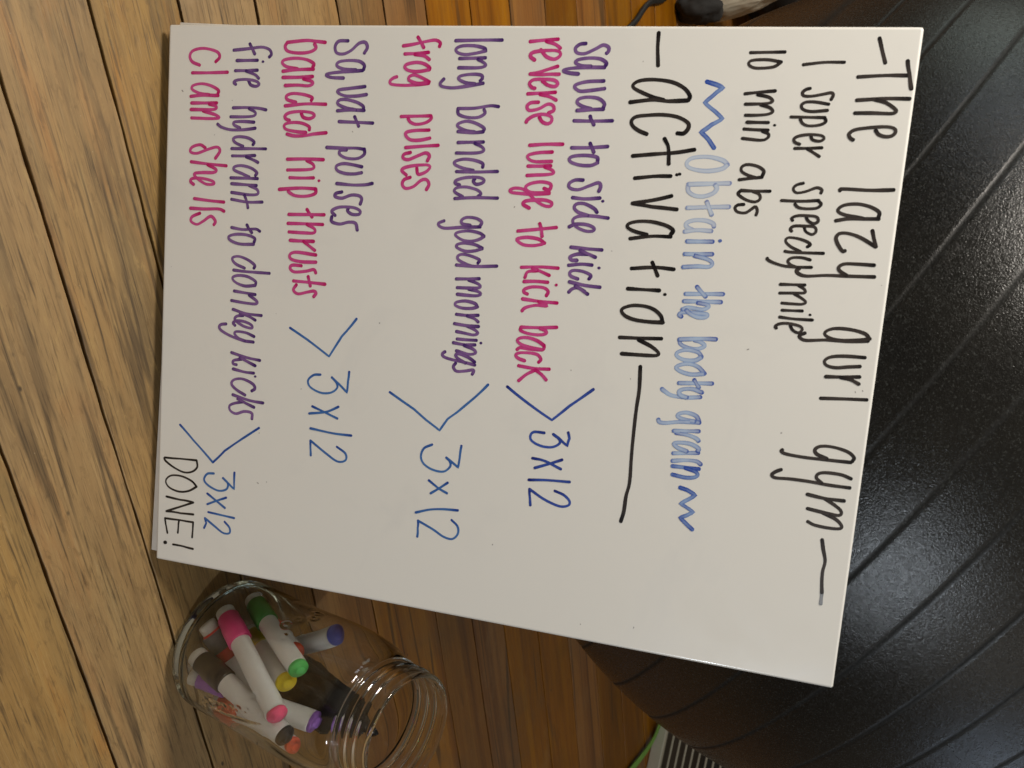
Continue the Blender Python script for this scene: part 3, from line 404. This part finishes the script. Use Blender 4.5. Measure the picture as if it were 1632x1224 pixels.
def build_ink():
    for key, (colr, wid, txt) in INK.items():
        V = []; F = []; C = []
        for si, st in enumerate(txt.split('|')):
            fl, *pp = st.split(' ')
            pts = [Vector((int(a)/1e4, int(b)/1e4, 0)) for a, b in (q.split(',') for q in pp if q)]
            wd0 = .95 if colr == 'black' else 1.03 if 'blue' not in colr else 1.22
            base = .00006+.00002*(si % 6)
            wd = wid*wd0; fade = 0.0; boost = .0
            if '~' in fl: fade = .42
            if colr == 'lightblue' and '~' not in fl: fade = .10
            if '*' in fl: boost = .45; fade = 0
            if '.' in fl or '!' in fl:
                r = wd*(.42 if '.' in fl else .95); s0 = len(V); c = pts[0]
                V.append((c.x, c.y, base)); C.append((.9+boost, fade, 0, 1))
                for k in range(14):
                    a = 2*math.pi*k/14; rr = r*(1+.12*noise.noise(Vector((k*.7, si*3.1, c.x*50))))
                    V.append((c.x+rr*math.cos(a), c.y+rr*math.sin(a)*1.15, base)); C.append((.9, fade, 0, 1))
                for k in range(14): F.append((s0, s0+1+k, s0+1+(k+1) % 14))
                continue
            if '/' in fl:
                P = []
                for a, b in zip(pts[:-1], pts[1:]):
                    m = max(4, int((b-a).length/.0012))
                    nrm = Vector((-(b-a).y, (b-a).x, 0)).normalized()
                    for k in range(m):
                        t = k/m
                        P.append(a.lerp(b, t)+nrm*.0004*math.sin(t*math.pi)*noise.noise(a*400))
                P.append(pts[-1])
            else:
                P = catmull(pts, 9)
            # even spacing
            Q = [P[0]]
            for p in P[1:]:
                if (p-Q[-1]).length > .00042: Q.append(p)
            P = Q
            n = len(P); s0 = len(V); m = 5; arc = 0; seed = si*7.3+len(key)
            for i, p in enumerate(P):
                t = (P[min(i+1, n-1)]-P[max(i-1, 0)]).normalized(); nr = Vector((-t.y, t.x, 0))
                if i: arc += (p-P[i-1]).length
                u = i/max(1, n-1)
                ww = wd*(1+.16*noise.noise(Vector((arc*90, seed, 0)))+.07*math.cos(u*6.28))/2
                den = .08+.85*math.exp(-arc/.0045)+.35*(u**6)+.36*noise.noise(Vector((arc*130, seed, 5)))
                if key in ('activation', 'done'): den += .35
                for k in range(m):
                    s = k/(m-1)*2-1
                    edge = abs(s)**2
                    fd = fade*(1.0-(.35*edge if '~' in fl else 0))
                    if colr == 'lightblue': fd = max(0, fade+(.38 if '*' not in fl else .12)*(1-edge)-.30*edge*(0 if '~' in fl else 1)-(.15 if s > .5 else 0))
                    V.append((p.x+nr.x*ww*s, p.y+nr.y*ww*s, base+.00003*u)); C.append((den+.26*edge-.05+boost, fd, 0, 1))
            for i in range(n-1):
                for k in range(m-1):
                    a = s0+i*m+k; F.append((a, a+1, a+m+1, a+m))
            # round ends
            for end, i in ((0, 0), (1, n-1)):
                p = P[i]; t = (P[1]-P[0] if end == 0 else P[-1]-P[-2]).normalized(); nr = Vector((-t.y, t.x, 0))
                ww = wd*(1+.07)/2*(.98); sgn = -1 if end == 0 else 1
                c0 = len(V); V.append((p.x, p.y, base+.00003*end)); C.append((.95 if end == 0 else .7, fade*.8, 0, 1))
                for k in range(9):
                    a = math.pi*k/8-math.pi/2
                    d = nr*math.sin(a)*ww+t*math.cos(a)*ww*sgn*.9
                    V.append((p.x+d.x, p.y+d.y, base+.00003*end)); C.append((.95 if end == 0 else .75, fade*.8, 0, 1))
                for k in range(8):
                    F.append((c0, c0+1+k, c0+2+k) if sgn > 0 else (c0, c0+2+k, c0+1+k))
        # the panel faces +z: turn every face that way
        F2 = []
        for f in F:
            a, b, c = (Vector(V[i]) for i in f[:3])
            F2.append(f if (b-a).cross(c-a).z > 0 else tuple(reversed(f)))
        me = mesh('handwriting', V, F2)
        at = me.color_attributes.new('ink', 'FLOAT_COLOR', 'POINT'); at.data.foreach_set('color', np.clip(np.array(C, dtype=np.float32), 0, 1).ravel())
        o = link('handwriting', me, INKMAT[colr], wbd, smooth=False)
        o['label'] = LABELS[key]
build_ink()
SPECKS = [(0.149, 0.504), (0.1951, 0.4314), (0.0215, 0.348), (0.2135, 0.5015), (0.2218, 0.3598), (0.2147, 0.4974), (0.2454, 0.4574), (0.0525, 0.0548), (0.0469, 0.0131), (0.1753, 0.0073), (0.1159, 0.2718), (0.1401, 0.3395), (0.2204, 0.3198), (0.3898, 0.3785), (0.3945, 0.3422), (0.0712, 0.1511), (0.2019, 0.1798), (0.3487, 0.2752), (0.293, 0.0877), (0.3295, 0.0957), (0.3315, 0.0883), (0.2206, 0.2982), (0.2558, 0.1208), (0.0772, 0.0411), (0.2027, 0.0976)]
def build_specks():
    V = []; F = []
    for i, (x, y) in enumerate(SPECKS):
        s0 = len(V); r = random.uniform(.0002, .0005); V.append((x, y, .00005)); st = random.uniform(.8, 2.4); an = random.random()*3
        for k in range(10):
            a = 2*math.pi*k/10; dx = r*math.cos(a)*st*random.uniform(.8, 1.2); dy = r*math.sin(a)*random.uniform(.8, 1.2)
            V.append((x+dx*math.cos(an)-dy*math.sin(an), y+dx*math.sin(an)+dy*math.cos(an), .00005))
        for k in range(10): F.append((s0, s0+1+k, s0+1+(k+1) % 10))
    link('ink_specks', mesh('ink_specks', V, F), simple('grey_specks', (.34, .32, .30), .5, .5, 300, 0), wbd, False)
build_specks()

# ---------------------------------------------------------------- glass jar
JX, JY = .5023, .0744
JR, JN, JH = .0574, .0455, .2197
def jar_outer():
    P = [(.020, .0035), (.034, .0028), (.040, .0006), (.044, .0004)]
    rc = .013
    for a in np.linspace(.15, math.pi/2, 8): P.append((JR-rc+rc*math.sin(a), .0004+rc-rc*math.cos(a)))
    for z in np.arange(.018, .126, .0016): P.append((JR-.0006*math.sin((z-.018)/.108*math.pi), z))
    zs, zn = .126, .1865
    for t in np.linspace(.04, 1, 26):
        r = JR+(JN-.0008-JR)*(1-math.cos(t*math.pi/2))**1.0; P.append((r, zs+(zn-zs)*math.sin(t*math.pi/2)))
    # neck bead, thread ridges, lip
    z0 = zn+.0008
    def ridge(zc, h, dr): return lambda z: dr*math.exp(-((z-zc)/h)**2)
    R = [ridge(.1905, .0016, .0030), ridge(.1995, .0013, .0019), ridge(.2078, .0013, .0019)]
    for z in np.arange(z0, JH-.0032, .0005): P.append((JN-.0006+sum(q(z) for q in R), z))
    for a in np.linspace(0, math.pi, 9): P.append((JN-.0022+.0022*math.cos(a), JH-.003+.003*math.sin(a)))
    return P
def jar_inner():
    P = []
    Ri = JN-.0044
    for z in np.arange(JH-.0035, .188, -.003): P.append((Ri, z))
    zs, zn = .124, .1862
    for t in np.linspace(1, 0, 20):
        P.append((JR-.0034+(Ri-JR+.0034)*(1-math.cos(t*math.pi/2)), zs+(zn-zs)*math.sin(t*math.pi/2)))
    for z in np.arange(.118, .024, -.006): P.append((JR-.0034, z))
    rc = .014
    for a in np.linspace(math.pi/2, 0, 9): P.append((JR-.0034-rc+rc*math.sin(a), .0085+rc-rc*math.cos(a)))
    P += [(.025, .0090), (.012, .0098)]
    return P
def curls():
    """moulded ornament: loops and leaves in two bands, as (angle, height) polylines; nothing legible"""
    out = []
    def cv(pts): out.append([(p.x, p.y) for p in catmull([Vector((a, b, 0)) for a, b in pts], 10)])
    a0 = math.atan2(-.371-JY, .159-JX)
    # band of small rings and curls on the far side
    for i in range(5):
        c = a0-1.05+.16*i; h = .108+.006*math.sin(i*1.7)
        cv([(c+.05*math.cos(t), h+.0035*math.sin(t)) for t in np.linspace(0, 5.6, 9)])
    # leafy scroll on the near side
    cv([(a0+.56, .134), (a0+.64, .122), (a0+.74, .105), (a0+.84, .080), (a0+.90, .052)])
    cv([(a0+.72, .134), (a0+.79, .122), (a0+.88, .104), (a0+.98, .078), (a0+1.02, .055)])
    for i in range(7):
        c = a0+.66+.052*i; h = .116-.0100*i
        cv([(c+.045*math.cos(t), h+.0042*math.sin(t)) for t in np.linspace(.4, 5.9, 9)])
    cv([(a0+.46, .112), (a0+.54, .104), (a0+.60, .094)])
    cv([(a0+.86, .06), (a0+.98, .048), (a0+1.1, .045)])
    return out
def build_jar():
    n = 300
    oP = jar_outer(); iP = jar_inner()
    segs = np.array([(*a, *b) for c in curls() for a, b in zip(c[:-1], c[1:])])
    V = []; F = []
    ang = np.linspace(0, 2*np.pi, n, endpoint=False)
    aw = (ang+np.pi) % (2*np.pi)-np.pi
    for r, z in oP:
        rr = np.full(n, r)
        if .03 < z < .16:
            for ta in (aw, aw-2*np.pi, aw+2*np.pi):
                p = np.stack([ta*JR, np.full(n, z)], 1)
                A = segs[:, :2]*[JR, 1]; B = segs[:, 2:]*[JR, 1]; d = B-A
                t = np.clip(((p[:, None]-A)*d).sum(-1)/((d*d).sum(-1)+1e-12), 0, 1)
                dist = np.linalg.norm(p[:, None]-(A+d*t[..., None]), axis=-1).min(1)
                rr = rr+.0007*np.exp(-(dist/.0012)**2)
        rr = rr+.00025*np.sin(ang*3+z*40)
        for a, q in zip(ang, rr): V.append((q*math.cos(a), q*math.sin(a), z))
    for r, z in iP:
        for a in ang:
            q = r+.0004*math.sin(a*2+z*60+1)+.0003*math.sin(a*5-z*30)
            V.append((q*math.cos(a), q*math.sin(a), z))
    rows = len(oP)+len(iP)
    for j in range(rows-1):
        for i in range(n):
            k = (i+1) % n; F.append((j*n+i, j*n+k, (j+1)*n+k, (j+1)*n+i))
    V.append((0, 0, .0036)); V.append((0, 0, .0100)); c0, c1 = len(V)-2, len(V)-1
    for i in range(n):
        k = (i+1) % n
        F.append((c0, k, i)); F.append((c1, (rows-1)*n+i, (rows-1)*n+k))
    t = NT('clear_glass')
    t.set(Base_Color=(.985, .992, .98), Roughness=.0, IOR=1.43, Transmission_Weight=1.0)
    va = t.n('VolumeAbsorption'); va.inputs['Color'].default_value = (.62, .80, .52, 1); va.inputs['Density'].default_value = 6
    t.l(va.outputs[0], t.t.nodes['Material Output'].inputs['Volume'])
    me = mesh('glass_jar', V, F)
    j = link('glass_jar', me, t.m); j.location = (JX, JY, 0)
    tag(j, 'clear open glass jar with screw neck holding dry erase markers beside the whiteboard', 'jar')
build_jar()

# ---------------------------------------------------------------- markers in the jar
BARREL = simple('marker_white', (.82, .815, .80), .38, .06, 90, .05)
FELT = simple('eraser_felt', (.60, .58, .54), .95, .18, 500, .6, .0006)
GREYFELT = simple('grey_felt', (.10, .105, .12), .95, .2, 500, .6, .0006)
MCOL = {'green': (.07, .45, .10), 'yellow': (.80, .62, .03), 'pink': (.90, .10, .24), 'red': (.58, .02, .015), 'black': (.012, .010, .010),
        'purple': (.30, .13, .55), 'orange': (.70, .10, .04), 'blue': (.05, .08, .42)}
CAPC = {'green': (.04, .26, .05), 'yellow': (.55, .44, .04), 'pink': (.78, .06, .24), 'red': (.52, .008, .01), 'purple': (.24, .07, .38), 'black': (.014, .011, .011),
        'orange': (.66, .10, .05), 'blue': (.05, .07, .30)}
def marker(c, A, B, label, felt=FELT, caplen=.034, rad=.0080, capdark=None):
    A = Vector(A); B = Vector(B)
    ax = (B-A).normalized(); L = (B-A).length
    root = empty('marker', A)
    tag(root, label, 'marker', 'dry erase markers in the jar')
    mc = simple('plastic_'+c, MCOL[c], .32, .08, 120, .03); cc = simple('cap_'+c, CAPC[c], .36, .10, 120, .04)
    r = rad
    o0 = Vector((0, 0, 0))
    def part(nm, prof, mat, n=28):
        v, f = lathe(prof, n, o0, ax); return link(nm, mesh(nm, v, f), mat, root)
    part('barrel', [(r*.90, caplen-.002), (r, caplen), (r, L-.0075), (r*.985, L-.0066), (r*.93, L-.0062)], BARREL)
    part('end_plug', [(r*.90, L-.0062), (r*.97, L-.0058), (r*.97, L-.0032), (r*.90, L-.0026), (r*.52, L-.0024), (r*.50, L-.0004), (r*.44, L)], mc)
    cap = part('cap', [(r*.98, .0075), (r*1.08, .0085), (r*1.10, caplen*.45), (r*1.16, caplen*.5), (r*1.18, caplen-.0012), (r*1.08, caplen)], cc)
    v, f = lathe([(r*.80, 0), (r*.94, .0008), (r*.95, .0074), (r*.9, .0076)], 24, o0, ax)
    link('eraser', mesh('eraser', v, f), felt, cap)
    return root, ax, cc
marker('green', (.4582, .0802, .0291), (.4808, .0542, .1231), 'green capped marker lying nearest the whiteboard inside the jar')
marker('yellow', (.4894, .0856, .0212), (.4960, .0538, .1100), 'yellow tipped marker between the green and the pink ones')
marker('pink', (.4623, .0556, .0250), (.5059, .0300, .1304), 'pink capped marker lying on top of the others in front of the jar', caplen=.036)
rt, ax_, cc_ = marker('red', (.4711, .0430, .0180), (.5410, .0750, .0650), 'red capped marker with a grey felt wrap and white eraser end')
v, f = lathe([(.0090, .009), (.0102, .0095), (.0102, .024), (.0090, .0245)], 24, Vector((0, 0, 0)), ax_)
link('felt_wrap', mesh('felt_wrap', v, f), GREYFELT, rt)
marker('black', (.4935, .0315, .0225), (.5240, .0366, .1335), 'thick black capped marker with its black plug low in the jar', caplen=.040, rad=.0086)
marker('purple', (.5112, .0308, .0180), (.5322, .0747, .1228), 'purple capped marker crossing behind the black one')
marker('orange', (.5388, .0489, .0278), (.5377, .0473, .1298), 'red orange tipped marker farthest from the whiteboard in the jar')
marker('blue', (.5248, .1069, .0179), (.4648, .0989, .1181), 'blue tipped marker leaning against the back of the jar')
marker('orange', (.4834, .1019, .0178), (.4870, .0800, .0900), 'marker with an orange cap half hidden behind the green one')

# crumpled black cloth behind the markers
def crumple(name, loc, sc, mat, seed, amp=.35, sub=5, freq=2.6, parent=None, rot=(0, 0, 0)):
    bm = bmesh.new(); bmesh.ops.create_icosphere(bm, subdivisions=sub, radius=1)
    for v in bm.verts:
        p = v.co.copy(); q = p*freq+Vector((seed, seed*1.7, -seed))
        a = noise.noise(q); b = 1-abs(noise.noise(q*1.9))*2; c = 1-abs(noise.noise(q*4.1))*2
        v.co = p*(1+amp*(.9*a+.42*b+.18*c))
    for v in bm.verts: v.co = Vector((v.co.x*sc[0], v.co.y*sc[1], v.co.z*sc[2]))
    o = frombm(name, bm, mat, parent); o.location = loc; o.rotation_euler = rot
    return o
cl = crumple('black_cloth', (.5260, .0940, .102), (.030, .0150, .048), simple('black_satin', (.004, .004, .005), .20, .3, 60, .3, .002), 3.1, .30, 5, 1.9, rot=(-.1, .28, .3))
tag(cl, 'crumpled shiny black cloth stuffed behind the markers in the jar', 'cloth')

# ---------------------------------------------------------------- things at the back
v, f = tube_mesh([(-.12, .60, .0045), (-.165, .66, .0042), (-.195, .705, .0042), (-.232, .742, .0042), (-.262, .80, .0045), (-.36, .86, .0045), (-.50, .88, .0045)], .0040)
tag(link('cable', mesh('cable', v, f), simple('black_rubber', (.014, .013, .012), .45)), 'black power cable lying on the floor behind the whiteboard', 'cable')
tw = crumple('towel', (-.286, .935, .070), (.016, .026, .085), simple('pale_fabric', (.62, .58, .46), .9, .12, 200, .5, .001), 8.2, .26, 5, 1.3, rot=(.1, -.2, .4))
tag(tw, 'pale cream cloth hanging down the front of the black bag', 'cloth')
tw2 = crumple('dark_cloth', (-.258, .862, .026), (.022, .034, .032), simple('charcoal_fabric', (.028, .027, .026), .9, .15, 200, .5, .001), 5.4, .26, 4, 1.3)
tag(tw2, 'small charcoal cloth on the floor in front of the cream one', 'cloth')
sh = crumple('dark_bag', (-.415, 1.115, .15), (.16, .15, .17), simple('dark_canvas', (.010, .009, .008), .85, .25, 150, .5, .001), 1.3, .12, 5, 1.6)
tag(sh, 'black canvas bag standing behind the exercise ball', 'bag')

# slatted crate at the right behind the ball, and the green strap beside it
cr = empty('slatted_crate', (.985, 1.061, 0)); cr.rotation_euler.z = math.atan2(-.27, .96)
tag(cr, 'cream slatted crate half hidden behind the exercise ball', 'crate')
CRM = simple('cream_plastic', (.52, .48, .37), .45, .08, 80, .1)
cw, cd, chh = .46, .30, .30
bm = bmesh.new(); box(bm, -.12, cw, 0, .012, 0, .024, .002, 2); frombm('base_rail', bm, CRM, cr, False)
bm = bmesh.new(); box(bm, -.12, cw, 0, .012, chh-.02, chh, .002, 2); frombm('top_rail', bm, CRM, cr, False)
bm = bmesh.new()
zz = .0385
while zz < chh-.024:
    box(bm, -.1185, cw-.0015, .002, .005, zz-.0016, zz+.0016, .0006, 1); zz += .0138
frombm('slatted_side', bm, CRM, cr, False)
for xx in (-.116, .085, cw-.004):
    bm = bmesh.new(); box(bm, xx-.0016, xx+.0016, .0073, .0105, .0242, chh-.0202, .0004, 1); frombm('upright', bm, CRM, cr, False)
bm = bmesh.new(); box(bm, -.12, cw, .0125, cd, .002, .012, .002, 1); frombm('bottom_panel', bm, simple('crate_bottom_brown', (.05, .035, .02), .7), cr, False)  # bottom panel in an even dark brown
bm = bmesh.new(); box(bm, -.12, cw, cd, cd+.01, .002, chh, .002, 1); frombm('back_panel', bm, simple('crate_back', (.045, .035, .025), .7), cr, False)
def strap():
    c = catmull([(1.055, .900, .003), (1.040, .950, .003), (1.028, 1.005, .004), (1.012, 1.040, .006), (.985, 1.052, .010), (.955, 1.058, .012)], 12)
    V = []; F = []
    for i, p in enumerate(c):
        t = (c[min(i+1, len(c)-1)]-c[max(i-1, 0)]).normalized(); s = Vector((-t.y, t.x, 0)).normalized()
        w_ = .0095*(1-.35*i/len(c))
        for sg, dz in ((-1, 0), (1, .001), (1, .0026), (-1, .0016)): V.append(p+s*w_*sg+Vector((0, 0, dz)))
    for i in range(len(c)-1):
        for k in range(4): F.append((i*4+k, i*4+(k+1) % 4, i*4+4+(k+1) % 4, i*4+4+k))
    F.append((3, 2, 1, 0)); F.append(tuple((len(c)-1)*4+k for k in range(4)))
    o = link('green_strap', mesh('green_strap', V, F), simple('green_webbing', (.20, .42, .07), .7, .1, 300, .3), smooth=False)
    tag(o, 'bright green strap lying on the floor along the slatted crate', 'strap')
strap()
